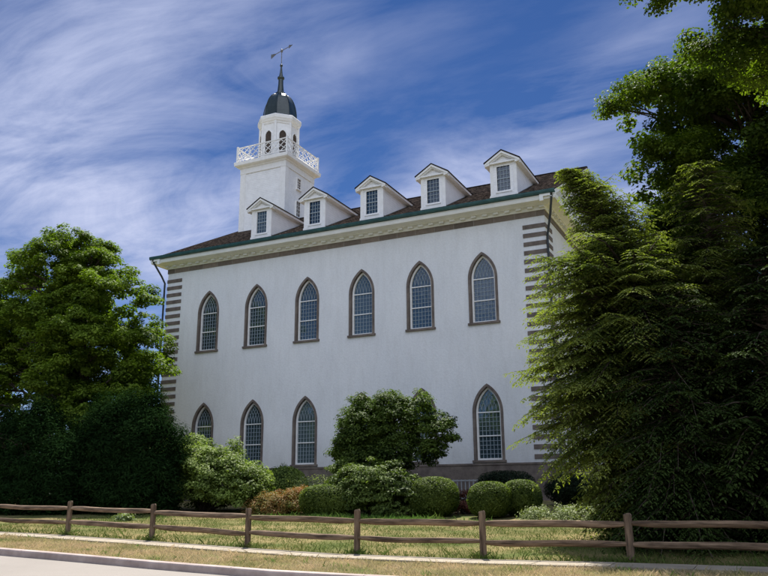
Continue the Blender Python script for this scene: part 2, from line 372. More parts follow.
# windows -----------------------------------------------------------------
def window_parts():
    """meshes in local coordinates: u along x, face plane y=0, recess to +y; returns builder list for upper type (heights relative to sill)"""
    H = {}
    d = UP; zb, zs = 0., d['zs']-d['zb']
    fn = lambda u, v, t: (u, t, v)
    a = arch(OHW, zb, zs, RO, 10); c = arch(OHW-.13, zb, zs, RO-.13, 10)
    H['window'] = MB().ring(a, c, fn, -.045, .22)
    H['sill'] = MB().box(-.845,.845,-.10,.1,-.11,-.002)
    a2 = arch(OHW-.135, .0, zs, RO-.135, 10); c2 = arch(OHW-.225, .09, zs, RO-.225, 10)
    H['frame'] = MB().ring(a2, c2, fn, .13, .27)
    hw = OHW-.225; r = RO-.225
    for zz in (zs-.0, 1.16): H['frame'].box(-hw, hw, .155, .235, zz-.026, zz+.026)
    H['pane'] = MB().prism(arch(hw+.03, .05, zs, r+.03, 10), fn, .215, .24)
    g = MB(); nc = 6
    for i in range(1, nc):
        u = -hw + 2*hw*i/nc; g.box(u-.010, u+.010, .185, .213, .09, zs)
    for za, zc, nr in ((.09, 1.125, 5), (1.195, zs-.035, 5)):
        for i in range(1, nr):
            z = za + (zc-za)*i/nr; g.box(-hw, hw, .189, .211, z-.010, z+.010)
    # intersecting tracery in the head
    def inside(u, z): 
        zz = z - zs; return zz >= 0 and (abs(u) + (r-hw))**2 + zz*zz <= r*r
    for i in range(0, nc+1):
        u0 = -hw + 2*hw*i/nc
        for sgn in (1,-1):
            if (i == 0 and sgn == -1) or (i == nc and sgn == 1): continue
            prev = None
            for k in range(0, 15):
                t = k*.075; p = (u0 + sgn*(r - r*math.cos(t)), zs + r*math.sin(t))
                if not inside(*p) and k > 0: break
                if prev: g.bar((prev[0],.199,prev[1]), (p[0],.199,p[1]), .020, .022, up=(0,1,0))
                prev = p
    H['muntin'] = g
    return H
WMAT = dict(window='brownstone', sill='brownstone', frame='white', pane='glass', muntin='muntin')
def make_window(parent, H, loc, names=('sill','frame','pane','muntin')):
    root = H['window'].build('window', M[WMAT['window']], parent, loc)
    for k in names: H[k].build(k, M[WMAT[k]], root)
    return root
WH = window_parts()
w0 = make_window(church, WH, OFF + Vector((WX[0], 0, UP['zb'])))
def dup_part(root, loc, rz=0.):
    r = root.copy(); COL.objects.link(r); r.parent = church; r.location = loc; r.rotation_euler = (0,0,rz)
    for ch in root.children:
        c = ch.copy(); COL.objects.link(c); c.parent = r
    return r
for i, x in enumerate(WX):
    for d in (UP, LO):
        if i == 0 and d is UP: continue
        dup_part(w0, OFF + Vector((x, 0, d['zb'])))
for y in GY:
    for d in (UP, LO): dup_part(w0, OFF + Vector((L, y, d['zb'])), PI/2)

# cornice: profile (outward offset, z) swept round the walls ----------------
def sweep(mb, prof, x0, x1, y0, y1, closed=True):
    n = len(prof); base = len(mb.v)
    for (cx, sx, cy, sy) in ((x0,-1,y0,-1),(x1,1,y0,-1),(x1,1,y1,1),(x0,-1,y1,1)):
        mb.v += [(cx+sx*o, cy+sy*o, z) for o, z in prof]
    for c in range(4):
        d = (c+1) % 4
        for k in range(n-1): mb.f.append((base+c*n+k, base+d*n+k, base+d*n+k+1, base+c*n+k+1))
mb = MB()
sweep(mb, [(0,ZW+.002),(.07,ZW+.002),(.09,ZW+.05),(.09,ZW+.13),(.14,ZW+.17),(.30,ZW+.19),(.33,ZW+.22),(.70,ZW+.30),(.72,ZW+.27),(.76,ZW+.27),(.79,ZW+.36),(.80,ZW+.50),(0,ZW+.56)], 0, L, 0, W)
x = -.1     # dentils belong to the moulding
while x < L+.1:
    mb.box(x, x+.26, -.27, -.092, ZW+.075, ZW+.178); x += .6
y = .5
while y < W:
    mb.box(L+.092, L+.27, y, y+.26, ZW+.075, ZW+.178); y += .6
part('cornice', mb, 'cream')
# gutter
g = [(.80,ZW+.505),(.80,ZW+.53),(.84,ZW+.50),(.93,ZW+.52),(.955,ZW+.60),(.955,ZW+.70),(.93,ZW+.70),(.93,ZW+.58),(.80,ZW+.58)]
mb = MB()
mb.prism([(-a, z) for a, z in g[1:]], lambda u, v, t: (t, u, v), -.80, L+.80)
part('gutter', mb, 'green')
# downspouts
for pts in ([(L+.62,-.88,ZW+.5),(L+.60,-.80,ZW+.30),(L+.42,-.48,ZW-.45),(L+.15,-.16,ZW-1.35),(L+.12,-.13,ZW-1.55),(L+.12,-.13,9.),(L+.12,-.13,1.4)],
            [(-.55,-.88,ZW+.5),(-.53,-.78,ZW+.3),(-.22,-.35,ZW-.5),(-.13,-.13,ZW-.9),(-.13,-.13,8.),(-.13,-.13,1.4)]):
    mb = MB().tube(pts, .06, 8)
    part('downspout', mb, 'pipe', True)
# main roof, coursed shingles as real stepped rows with uv in metres
EY, EZ, RZ = -.90, ZW+.585, 20.94
slope = (RZ-EZ)/(9.-EY); X0, X1 = -.74, L+.66
def roof_side(sgn):
    me = bpy.data.meshes.new('roof'); vs = []; fs = []; uv = []
    n = 70; dy = (9.-EY)/n; ds = dy*math.sqrt(1+slope*slope)
    for i in range(n):
        ya = EY+i*dy; yb = ya+dy*1.02; za = EZ+(ya-EY)*slope+.028; zb = EZ+(yb-EY)*slope+.004
        k = len(vs); lip = EZ+(ya-EY)*slope
        for x in (X0, X1): vs += [(x, ya, lip), (x, ya, za), (x, yb, zb)]
        for f_, u_ in (((0,3,4,1), (0,.02)), ((1,4,5,2), (0,1))):
            fs.append(tuple(k+q for q in f_))
            r0, r1 = (i*.16, i*.16+.012) if f_[0] == 0 else (i*.16+.004, (i+1)*.16-.001)
            uv += [(X0, r0), (X1, r0), (X1, r1), (X0, r1)]
    if sgn < 0: vs = [(x, 18.-y, z) for x, y, z in vs]
    me.from_pydata(vs, [], fs); l = me.uv_layers.new(name='UVMap')
    for i, p in enumerate(uv): l.data[i].uv = p
    me.materials.append(M['shingle'])
    o = bpy.data.objects.new('roof', me); COL.objects.link(o); o.parent = church; o.location = OFF; return o
roof = roof_side(1); roof_side(-1)
mb = MB()   # under-deck
for s in (1,-1):
    f_ = (lambda y: y) if s > 0 else (lambda y: 18.-y)
    mb.add([(X0+.03, f_(EY+.05), EZ-.02),(X1-.03, f_(EY+.05), EZ-.02),(X1-.03, f_(9.), RZ-.02),(X0+.03, f_(9.), RZ-.02)], [(0,1,2,3)])
mb.bar((X0, 9, RZ+.03), (X1, 9, RZ+.03), .22, .06)
part('ridge_cap', mb, 'shingle')
# gable ends: tympanum of boards, raking cornice
for gx, sx in ((L, 1), (0, -1)):
    mb = MB(); x = gx + sx*.01
    tz = lambda y: RZ - abs(y-9.)*slope - .1
    mb.add([(x,.0,ZW+.4),(x,W,ZW+.4),(x,W,tz(W)),(x,9.,tz(9.)),(x,.0,tz(0))], [(0,1,2,3,4)])
    part('gable', mb, 'clap')
    mb = MB()
    for s in (1,-1):
        f_ = (lambda y: y) if s > 0 else (lambda y: 18.-y)
        a = Vector((0, f_(EY+.02), EZ)); b_ = Vector((0, f_(9.0), RZ))
        for (o0, o1, d0, d1) in ((.02,.60,-.20,-.03),(.02,.20,-.42,-.20),(.56,.64,-.26,-.03)):
            xx = sorted((gx+sx*o0, gx+sx*o1))
            q = [(x_, p.y, p.z+dz) for x_ in xx for p, dz in ((a,d0),(b_,d0),(b_,d1),(a,d1))]
            mb.add(q, [(0,1,2,3),(7,6,5,4),(0,4,5,1),(1,5,6,2),(2,6,7,3),(3,7,4,0)])
    part('rake', mb, 'cream')
# gable window in tympanum
def rect_window(w, h, cols, rows, name='window', fw=.10, mid=True, fmat='white'):
    H = {}
    f = MB(); f.box(-w/2-fw,-w/2,-.05,.06,-.05,h+fw).box(w/2,w/2+fw,-.05,.06,-.05,h+fw).box(-w/2,w/2,-.05,.06,h,h+fw).box(-w/2-fw-.03,w/2+fw+.03,-.09,.06,-.11,-.052)
    f.box(-w/2,w/2,-.05,.06,-.05,0)
    H['frame'] = f
    H['pane'] = MB().box(-w/2,w/2,.02,.05,0,h)
    g = MB(); g.box(-w/2,w/2,-.025,.018,h/2-.025,h/2+.025) if mid else None
    for i in range(1, cols): u = -w/2+w*i/cols; g.box(u-.012,u+.012,-.012,.016,0,h)
    for i in range(1, rows):
        z = h*i/rows
        if mid and abs(z-h/2) < .03: continue
        g.box(-w/2,w/2,-.009,.013,z-.012,z+.012)
    H['muntin'] = g; return H
GW = rect_window(1.1, 1.7, 4, 4)
gwin = GW['frame'].build('window', M['white'], church, OFF + Vector((L+.05, 9., 17.0))); gwin.rotation_euler = (0,0,PI/2)
GW['pane'].build('pane', M['glass'], gwin); GW['muntin'].build('muntin', M['white'], gwin)

# dormers -------------------------------------------------------------------
DYF = .30
def roofz(y): return EZ + (y-EY)*slope
def dormer(cx):
    zf = roofz(DYF)-.02; hw = .70; zt = 18.40; 
    yb = (zt-EZ)/slope+EY
    mb = MB()   # front with opening, cheeks
    wh, ww = 1.36, .70; wz = 16.84
    lp = [(-hw,zf),(hw,zf),(hw,zt),(0,zt+.50),(-hw,zt)]; ho = [(-ww/2,wz),(ww/2,wz),(ww/2,wz+wh),(-ww/2,wz+wh)]
    tri = tessellate_polygon([[Vector((u,v,0)) for u,v in l_] for l_ in (lp, ho)])
    mb.add([(u, 0, v) for u, v in lp+ho], [tuple(t) for t in tri])
    mb.add([(u, t, v) for t in (0,.12) for u, v in ho], [(k,(k+1)%4,4+(k+1)%4,4+k) for k in range(4)])
    for s in (-1,1): mb.add([(s*hw,0,zf),(s*hw,yb-DYF,zt),(s*hw,0,zt)], [(0,1,2)])
    root = mb.build('dormer', M['clap'], church, OFF + Vector((cx, DYF, 0)))
    t = MB()    # corner boards, sill board, pediment trim and boxed eaves
    for s in (-1,1):
        a, b_ = sorted((s*hw, s*(hw-.16))); t.box(a-(.02 if s<0 else 0), b_+(.02 if s>0 else 0), -.025, -.001, zf+.1, zt)
        a, b_ = sorted((s*(hw+.001), s*(hw+.022))); t.box(a, b_, -.024, .16, zf+.14, zt)
    t.box(-hw-.05, hw+.05, -.06, -.026, zf-.05, zf+.14)
    t.box(-.93, .93, -.16, -.003, zt-.05, zt+.03)
    for s in (-1,1):
        # sloping rake board on the front
        q0 = (s*.95, zt+.0); q1 = (0, zt+.60)
        for (ya, yc, d0, d1) in ((-.22,-.14,-.12,.0),(-.14,-.02,-.20,-.06)):
            qq = [(q0[0],yy,q0[1]+dz) if e == 0 else (q1[0],yy,q1[1]+dz) for yy in (ya,yc) for e, dz in ((0,d0),(1,d0),(1,d1),(0,d1))]
            t.add(qq, [(0,1,2,3),(7,6,5,4),(0,4,5,1),(1,5,6,2),(2,6,7,3),(3,7,4,0)])
        # boxed eave along the cheek
        x0, x1 = sorted((s*(hw+.0), s*.95)); ye = (zt-.1-EZ)/slope+EY-DYF
        t.add([(x0,-.20,zt-.16),(x1,-.20,zt-.12),(x1,-.20,zt+.02),(x0,-.20,zt+.02),(x0,ye+.2,zt-.16),(x1,ye+.2,zt-.12),(x1,ye+.35,zt+.02),(x0,ye+.35,zt+.02)],
              [(0,1,2,3),(7,6,5,4),(0,4,5,1),(1,5,6,2),(2,6,7,3),(3,7,4,0)])
    t.build('trim', M['white'], root)
    r = MB(); zr = zt+.62; ze = zt+.03; yr = (zr-EZ)/slope+EY-DYF+.1; ye = (ze-EZ)/slope+EY-DYF+.1
    for s in (-1,1):
        r.add([(s*.99,-.25,ze-.02),(s*.99,ye,ze-.02),(0,yr,zr),(0,-.25,zr),(s*.99,-.25,ze+.03),(s*.99,ye,ze+.03),(0,yr,zr+.05),(0,-.25,zr+.05)],
              [(0,1,2,3),(4,5,6,7),(0,4,7,3),(0,1,5,4)])
    r.build('dormer_roof', M['shingle'], root)
    H = rect_window(ww, wh, 4, 6, fw=.07)
    f = H['frame'].build('window_frame', M['white'], root, Vector((0,.045,wz)))
    H['pane'].build('pane', M['glass'], root, Vector((0,.045,wz))); H['muntin'].build('muntin', M['muntin'], root, Vector((0,.045,wz)))
    # dark strip along the cheek foot
    fl = MB()
    for s in (-1,1):
        y1 = yb-DYF; a, b_ = s*(hw+.003), s*(hw+.10)
        z0_, z1_ = roofz(DYF)+.045, roofz(yb)+.045
        fl.add([(a,0,z0_),(b_,0,z0_),(b_,y1,z1_),(a,y1,z1_)], [(0,1,2,3)])
    fl.build('cheek_strip', M['pipe'], root)
    return root
d0 = dormer(6.75)
for x in (10.5, 14.25, 18.0, 21.98): dup_part(d0, OFF + Vector((x, DYF, 0)))

# tower -----------------------------------------------------------------------
TX, TY, TH = 1.93, 9., 1.93
T0 = OFF
mb = MB().box(TX-TH, TX+TH, TY-TH, TY+TH, 15.5, 24.92)
tower = part('tower', mb, 'clap')
mb = MB()      # corner boards and panel frame
for sx in (-1,1):
    for sy in (-1,1):
        cx, cy = TX+sx*TH, TY+sy*TH
        a, b_ = sorted((cx, cx-sx*.42)); mb.box(a-(.04 if sx<0 else 0), b_+(.04 if sx>0 else 0), cy if sy>0 else cy-.04, cy+.04 if sy>0 else cy, 15.6, 24.55)
        a, b_ = sorted((cy, cy-sy*.42)); mb.box(cx if sx>0 else cx-.04, cx+.04 if sx>0 else cx, a, b_, 15.6, 24.55)
sweep(mb, [(0,24.42),(.06,24.42),(.06,24.92),(0,24.92)], TX-TH, TX+TH, TY-TH, TY+TH)
mb.build('corner_board', M['white'], tower)
mb = MB()
sweep(mb, [(.0,24.84),(.12,24.86),(.16,24.94),(.34,25.0),(.36,25.03),(.40,25.05),(.42,25.30),(.36,25.34),(0,25.40)], TX-TH, TX+TH, TY-TH, TY+TH)
mb.add([(TX-TH,TY-TH,25.40),(TX+TH,TY-TH,25.40),(TX+TH,TY+TH,25.40),(TX-TH,TY+TH,25.40)], [(0,1,2,3)])
mb.build('tower_cornice', M['white'], tower)
# railing of crossed lattice
mb = MB(); R = TH+.24; zb, zt = 25.42, 26.48
def P(side, u, z):
    return {0:(TX+u, TY-R, z), 1:(TX+R, TY+u, z), 2:(TX-u, TY+R, z), 3:(TX-R, TY-u, z)}[side]
for s in range(4):
    mb.bar(P(s,-R,zt), P(s,R,zt), .09, .06); mb.bar(P(s,-R,zb+.10), P(s,R,zb+.10), .06, .06)
    mb.box(*[q for pr in zip(*[(P(s,-R,zb)[0]-.06,P(s,-R,zb)[1]-.06,zb),(P(s,-R,zb)[0]+.06,P(s,-R,zb)[1]+.06,zt+.12)]) for q in pr])
    n = 4; w = 2*R/n
    for i in range(n):
        a, b_ = -R+i*w, -R+(i+1)*w; c_ = (a+b_)/2; zl, zh = zb+.12, zt-.04; zm = (zl+zh)/2
        if i: mb.bar(P(s,a,zl), P(s,a,zh), .05)
        for q in (((a,zl),(b_,zh)), ((a,zh),(b_,zl)), ((a,zm),(c_,zh)), ((c_,zh),(b_,zm)), ((b_,zm),(c_,zl)), ((c_,zl),(a,zm))):
            mb.bar(P(s,*q[0]), P(s,*q[1]), .045)
mb.build('railing', M['white'], tower)
# belfry octagon
o8 = PI/8
BR = 1.46
mb = MB().lathe(TX, TY, [(BR,25.38),(BR,28.62)], 8, o8)
for k in range(8):       # slim corner pilasters
    t = o8 + k*PI/4; cx, cy = TX+BR*math.cos(t), TY+BR*math.sin(t)
    mb.tube([(cx,cy,25.40),(cx,cy,28.6)], .10, 8)
mb.lathe(TX, TY, [(BR+.1,25.39),(BR+.1,25.7),(BR+.04,25.76)], 8, o8)
mb.build('belfry', M['white'], tower)
mb = MB().lathe(TX, TY, [(BR+.04,28.42),(BR+.08,28.55),(BR+.14,28.60),(BR+.18,28.72),(BR+.22,28.78),(BR+.24,29.02),(BR+.20,29.08),(BR-.1,29.2)], 8, o8)
mb.build('belfry_cornice', M['white'], tower)
ap = BR*math.cos(o8)
def belf(k, u, z, out=0.):
    t = -PI/2 + k*PI/4; n_ = (math.cos(t), math.sin(t)); s_ = (-n_[1], n_[0])
    return (TX+n_[0]*(ap+out)+s_[0]*u, TY+n_[1]*(ap+out)+s_[1]*u, z)
for k in range(8):
    a = arch(.26, 25.98, 27.45, .40, 6); fn = lambda u, v, t: belf(k, u, v, t)
    lv = MB().prism(a, fn, .002, .010)
    z = 26.03
    while z < 27.78:
        hw = .26 if z < 27.45 else max(0, .40*math.cos(math.asin(min(1,(z-27.45)/.40)))-.14)
        if hw > .05:
            lv.add([belf(k,-hw,z,.01),belf(k,hw,z,.01),belf(k,hw,z+.07,.055),belf(k,-hw,z+.07,.055),belf(k,-hw,z+.055,.055),belf(k,hw,z+.055,.055)],[(0,1,5,4),(4,5,2,3)])
        z += .115
    lo = lv.build('louvre', M['louvre'], tower)
    MB().ring(arch(.33, 25.93, 27.45, .47, 6), arch(.262, 25.98, 27.45, .402, 6), fn, .003, .075).build('louvre_frame', M['white'], tower)
# dome, finial, vane
prof = [(1.30,29.14),(1.31,29.3)] + [(1.30*math.cos(t)**.72 if t < 1.5 else .3, 29.3+2.15*math.sin(t)**1.08) for t in np.linspace(.05,1.36,10)]
mb = MB().lathe(TX, TY, prof, 8, o8)
for k in range(8):
    t = o8+k*PI/4; mb.tube([(TX+(r+.008)*math.cos(t), TY+(r+.008)*math.sin(t), z) for r, z in prof[1:]], .028, 5)
mb.build('dome', M['dome'], tower)
mb = MB().lathe(TX, TY, [(.42,31.36),(.44,31.5),(.33,31.56),(.25,31.75),(.20,32.3),(.19,32.75),(.27,32.82),(.27,32.93),(.17,32.98),(.11,33.3),(.06,33.85),(.12,33.95),(.09,34.05),(.03,34.12)], 14)
mb.build('finial', M['dome'], tower, smooth=False)
mb = MB().tube([(TX,TY,34.1),(TX,TY,35.45)], .03, 6)
vd = Vector((math.cos(-.93), math.sin(-.93), 0)); vd = Vector((.83*.64+.56*.77, .56*.64-.83*.77, 0)).normalized()
c_ = Vector((TX,TY,35.28))
mb.tube([c_-vd*1.3, c_+vd*1.25], .03, 6)
up = Vector((0,0,1))
for a, b_, c2 in ((c_+vd*1.25, c_+vd*.85+up*.16, c_+vd*.85-up*.16),):
    sd = vd.cross(up)*.012; mb.add([a+sd,b_+sd,c2+sd,a-sd,b_-sd,c2-sd],[(0,1,2),(5,4,3),(0,3,4,1),(1,4,5,2),(2,5,3,0)])
sd = vd.cross(up)*.012
t0, t1 = c_-vd*1.3, c_-vd*.75
q = [t0+up*.2, t0-up*.2+vd*.02, t1-up*.05, t1+up*.05]
mb.add([p+sd for p in q]+[p-sd for p in q],[(0,1,2,3),(7,6,5,4),(0,4,5,1),(1,5,6,2),(2,6,7,3),(3,7,4,0)])
mb.lathe(TX, TY, [(.02,35.1),(.09,35.2),(.09,35.36),(.02,35.46)], 10)
mb.build('weather_vane', M['iron'], tower)
for (y, z, h, w) in ((8.82,23.22,.78,.46),(8.78,21.05,1.15,.52)):
    H = rect_window(w, h, 2, 4, fw=.05, mid=False)
    f = H['frame'].build('tower_window', M['white'], tower, Vector((TX+TH+.05, y, z))); f.rotation_euler = (0,0,PI/2)
    H['muntin'].v = [tuple(p) for p in H['muntin'].v]
    g_ = H['pane'].build('pane', M['louvre'], tower, Vector((TX+TH+.05, y, z))); g_.rotation_euler = (0,0,PI/2)
    g_ = H['muntin'].build('muntin', M['white'], tower, Vector((TX+TH+.05, y, z))); g_.rotation_euler = (0,0,PI/2)

# slatted screen at the foot of the wall
scr = empty('slatted_screen', (19.1,-.75,groundz(19,-.75)), 'low pale screen of upright slats at the foot of the church wall', 'screen')
zg = groundz(19,-.75)
mb = MB()
for i in range(13): mb.box(-1.2+i*.2, -1.2+i*.2+.05, -.02, .02, .05, 1.0)
mb.build('slats', M['lattice'], scr)
MB().box(-1.25,1.3,-.04,-.022,.12,.2).box(-1.25,1.3,-.04,-.022,.93,.99).build('rail', M['lattice'], scr)

# ------------------------------------------------------------------ fence
fence = empty('rail_fence', (18.,-20.,groundz(18,-20)), 'weathered two-rail split wooden fence along the pavement', 'fence')
FO = -Vector(fence.location)
px = [14.90+3.073*i for i in range(-3, 9)]
for i, x in enumerate(px):
    zg = groundz(x,-20); mb = MB(); h = .93+random.uniform(-.01,.03)+(.05 if i in (6,7) else 0); r = .075
    lean = random.uniform(-.015,.015); vs = []
    n = 9; zz = [-.25, .0, .3, .6, h-.03, h]
    for j, z in enumerate(zz):
        rr = r*(1 if j < 5 else .8)
        for k in range(n):
            t = 2*PI*k/n; q = rr*(1+.1*math.sin(k*2.3+i)+.03*math.sin(z*9+k))
            vs.append((x+lean*z+q*math.cos(t), -20.+q*math.sin(t), zg+z+ (.012*math.sin(k) if j==5 else 0)))
    mb.add(vs, [(j*n+k, j*n+(k+1)%n, (j+1)*n+(k+1)%n, (j+1)*n+k) for j in range(5) for k in range(n)] + [tuple(range(5*n,6*n))])
    mb.build('post', M['postwood'], fence, FO)
    if i < len(px)-1:
        x2 = px[i+1]; zg2 = groundz(x2,-20)
        for hh in (.745, .365):
            mb = MB(); vs = []; m_ = 12; n = 7; ph = random.uniform(0,6); dza = random.uniform(-.02,.02); dzb = random.uniform(-.02,.02)
            for j in range(m_+1):
                f_ = j/m_; xx = x-.03+(x2-x+.06)*f_; zc = (zg+hh+dza)*(1-f_)+(zg2+hh+dzb)*f_ - .012*math.sin(PI*f_)+.008*math.sin(ph+f_*7)
                taper = min(1, .55+.45*min(f_,1-f_)*8)
                for k in range(n):
                    t = 2*PI*k/n+.4; q = 1+.12*math.sin(k*1.9+ph)+.05*math.sin(f_*11+k)
                    vs.append((xx, -20.+.045*q*math.cos(t), zc+.068*taper*q*math.sin(t)))
            mb.add(vs, [(j*n+k, j*n+(k+1)%n, (j+1)*n+(k+1)%n, (j+1)*n+k) for j in range(m_) for k in range(n)]+[tuple(range(n)),tuple(range(m_*n,(m_+1)*n))])
            mb.build('rail', M['wood'], fence, FO)

# ------------------------------------------------------------------ vegetation
def unit(v): return v/np.maximum(np.linalg.norm(v, axis=-1, keepdims=True), 1e-9)
def leaf_quads(Pn, nrm, size, aspect=.62, jit=.35, droop=.0):
    """diamond leaves centred at Pn with normals nrm"""
    n = len(Pn); nrm = unit(nrm); a = unit(np.cross(nrm, unit(rng.normal(size=(n,3))))); b = np.cross(nrm, a)
    s = size*rng.uniform(1-jit,1+jit,(n,1)); a = a + np.array([0,0,-droop]); 
    fold = nrm*s*.12
    return np.stack([Pn-a*s*.5, Pn+b*s*.5*aspect+fold, Pn+a*s*.5, Pn-b*s*.5*aspect+fold], 1)
def lobes_sample(lobes, n, shell=.5, low=-1.):
    vol = np.array([l[3]*l[4]*l[5] for l in lobes])**.7; out = []
    while len(out) < n:
        l = lobes[rng.choice(len(lobes), p=vol/vol.sum())]; d = unit(rng.normal(size=3))
        if d[2] < low: continue
        r = rng.uniform(shell**2,1)**.5; p = np.array(l[:3]) + d*r*np.array(l[3:6])
        deep = False
        for q in lobes:
            if q is l: continue
            if np.sum(((p-np.array(q[:3]))/np.array(q[3:6]))**2) < shell*.7: deep = True; break
        if deep and rng.random() < .75: continue
        out.append(np.concatenate([p, d]))
    return np.array(out)
def boughs(lobes, n, r, shell):
    B = lobes_sample(lobes, n, shell); out = []
    for b_ in B:
        k = r*rng.uniform(.7,1.4); out.append((b_[0], b_[1], b_[2], k, k, k*.72))
    return out
def foliage(lobes, n_clumps, per, leaf, cr, shell=.5, flat=.55, low=-1., upb=.9, aspect=.62):
    C = lobes_sample(lobes, n_clumps, shell, low); sizes = cr*rng.uniform(.6,1.35,n_clumps)
    idx = np.repeat(np.arange(n_clumps), np.maximum(8,(per*(sizes/cr)**2).astype(int))); n = len(idx)
    d = unit(rng.normal(size=(n,3))); r = rng.uniform(0.05,1,(n,1))**.45
    off = d*r*sizes[idx][:,None]; off[:,2] *= flat
    # clump hangs slightly outward/down from its centre like a leafy twig
    off[:,2] -= .18*np.sum(off[:,:2]**2,1)/cr
    P_ = C[idx,:3] + off; nr = d*.55 + C[idx,3:6]*.45 + np.array([0,0,upb]) + rng.normal(size=(n,3))*.42
    tint = np.clip(rng.normal(.45,.22,n) + rng.normal(0,.12,n_clumps)[idx], 0, 1)
    return leaf_quads(P_, nr, leaf, aspect), tint, C
def limb(mb, a, b, r0, r1, sag=.15, n=6, k=7):
    a = Vector(a); b = Vector(b); d = b-a; pts = []
    w = Vector(rng.normal(size=3))*d.length*.05
    for i in range(n):
        t = i/(n-1); p = a + d*t + Vector((0,0,1))*math.sin(PI*t)*d.length*sag + w*math.sin(2*PI*t)
        pts.append(p)
    mb.tube(pts, [r0+(r1-r0)*i/(n-1) for i in range(n)], k, cap=False)
def broadleaf(name, label, base, top, lobes, n_clumps, per, leaf, cr, mat, r0=.3, group=None, cat='tree', shell=.5, limbs=26, trunk_frac=.8, stems=1, bough=None, flat=.55, aspect=.62, low=-1.):
    root = empty(name, base, label, cat, group); O = -Vector(base)
    if bough:
        inner = lobes; lobes = boughs(lobes, bough[0], bough[1], shell)
        Q, t, C = foliage(lobes, n_clumps, per, leaf, cr, .35, flat, -.35, aspect=aspect)
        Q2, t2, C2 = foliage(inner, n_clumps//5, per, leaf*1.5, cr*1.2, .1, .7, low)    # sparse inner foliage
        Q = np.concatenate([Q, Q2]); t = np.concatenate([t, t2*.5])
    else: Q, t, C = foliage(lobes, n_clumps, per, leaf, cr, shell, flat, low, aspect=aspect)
    c = quads_obj('crown', Q, mat, root, t); c.location = O
    mb = MB(); bx, by, bz = base; axis = []
    for s in range(stems):
        tx, ty, tz_ = top; 
        if stems > 1: tx += rng.normal()*.6; ty += rng.normal()*.4
        ox = (s-(stems-1)/2)*.25 if stems > 1 else 0
        pts = [(bx+ox+(tx-bx)*f*f+.12*math.sin(f*5+s)*r0*3, by+(ty-by)*f*f+.1*math.sin(f*4+1+s)*r0*3, bz-.2+(tz_-bz)*f) for f in np.linspace(0, trunk_frac, 9)]
        mb.tube(pts, [r0*(1.25 if i == 0 else 1)*(1-.85*i/9) for i in range(9)], 10, cap=False); axis += pts[2:]
    ax = np.array(axis)
    sel = rng.choice(len(C), min(limbs, len(C)), replace=False)
    for j in sel:
        p = C[j,:3]; cand = ax[ax[:,2] < p[2]-.1*abs(p[2]-bz)]
        a = cand[np.argmin(np.abs(cand[:,2]-(p[2]-.45*np.linalg.norm(p[:2]-ax[:,:2].mean(0)))))] if len(cand) else ax[0]
        limb(mb, a, p, r0*.28, .02)
        near = C[np.argsort(np.linalg.norm(C[:,:3]-p,axis=1))[1:4],:3]
        for q in near: limb(mb, p*.6+a*.4, q, r0*.1, .012, .05, 4, 5)
    tr = mb.build('trunk', M['bark'], root, O, True)
    return root

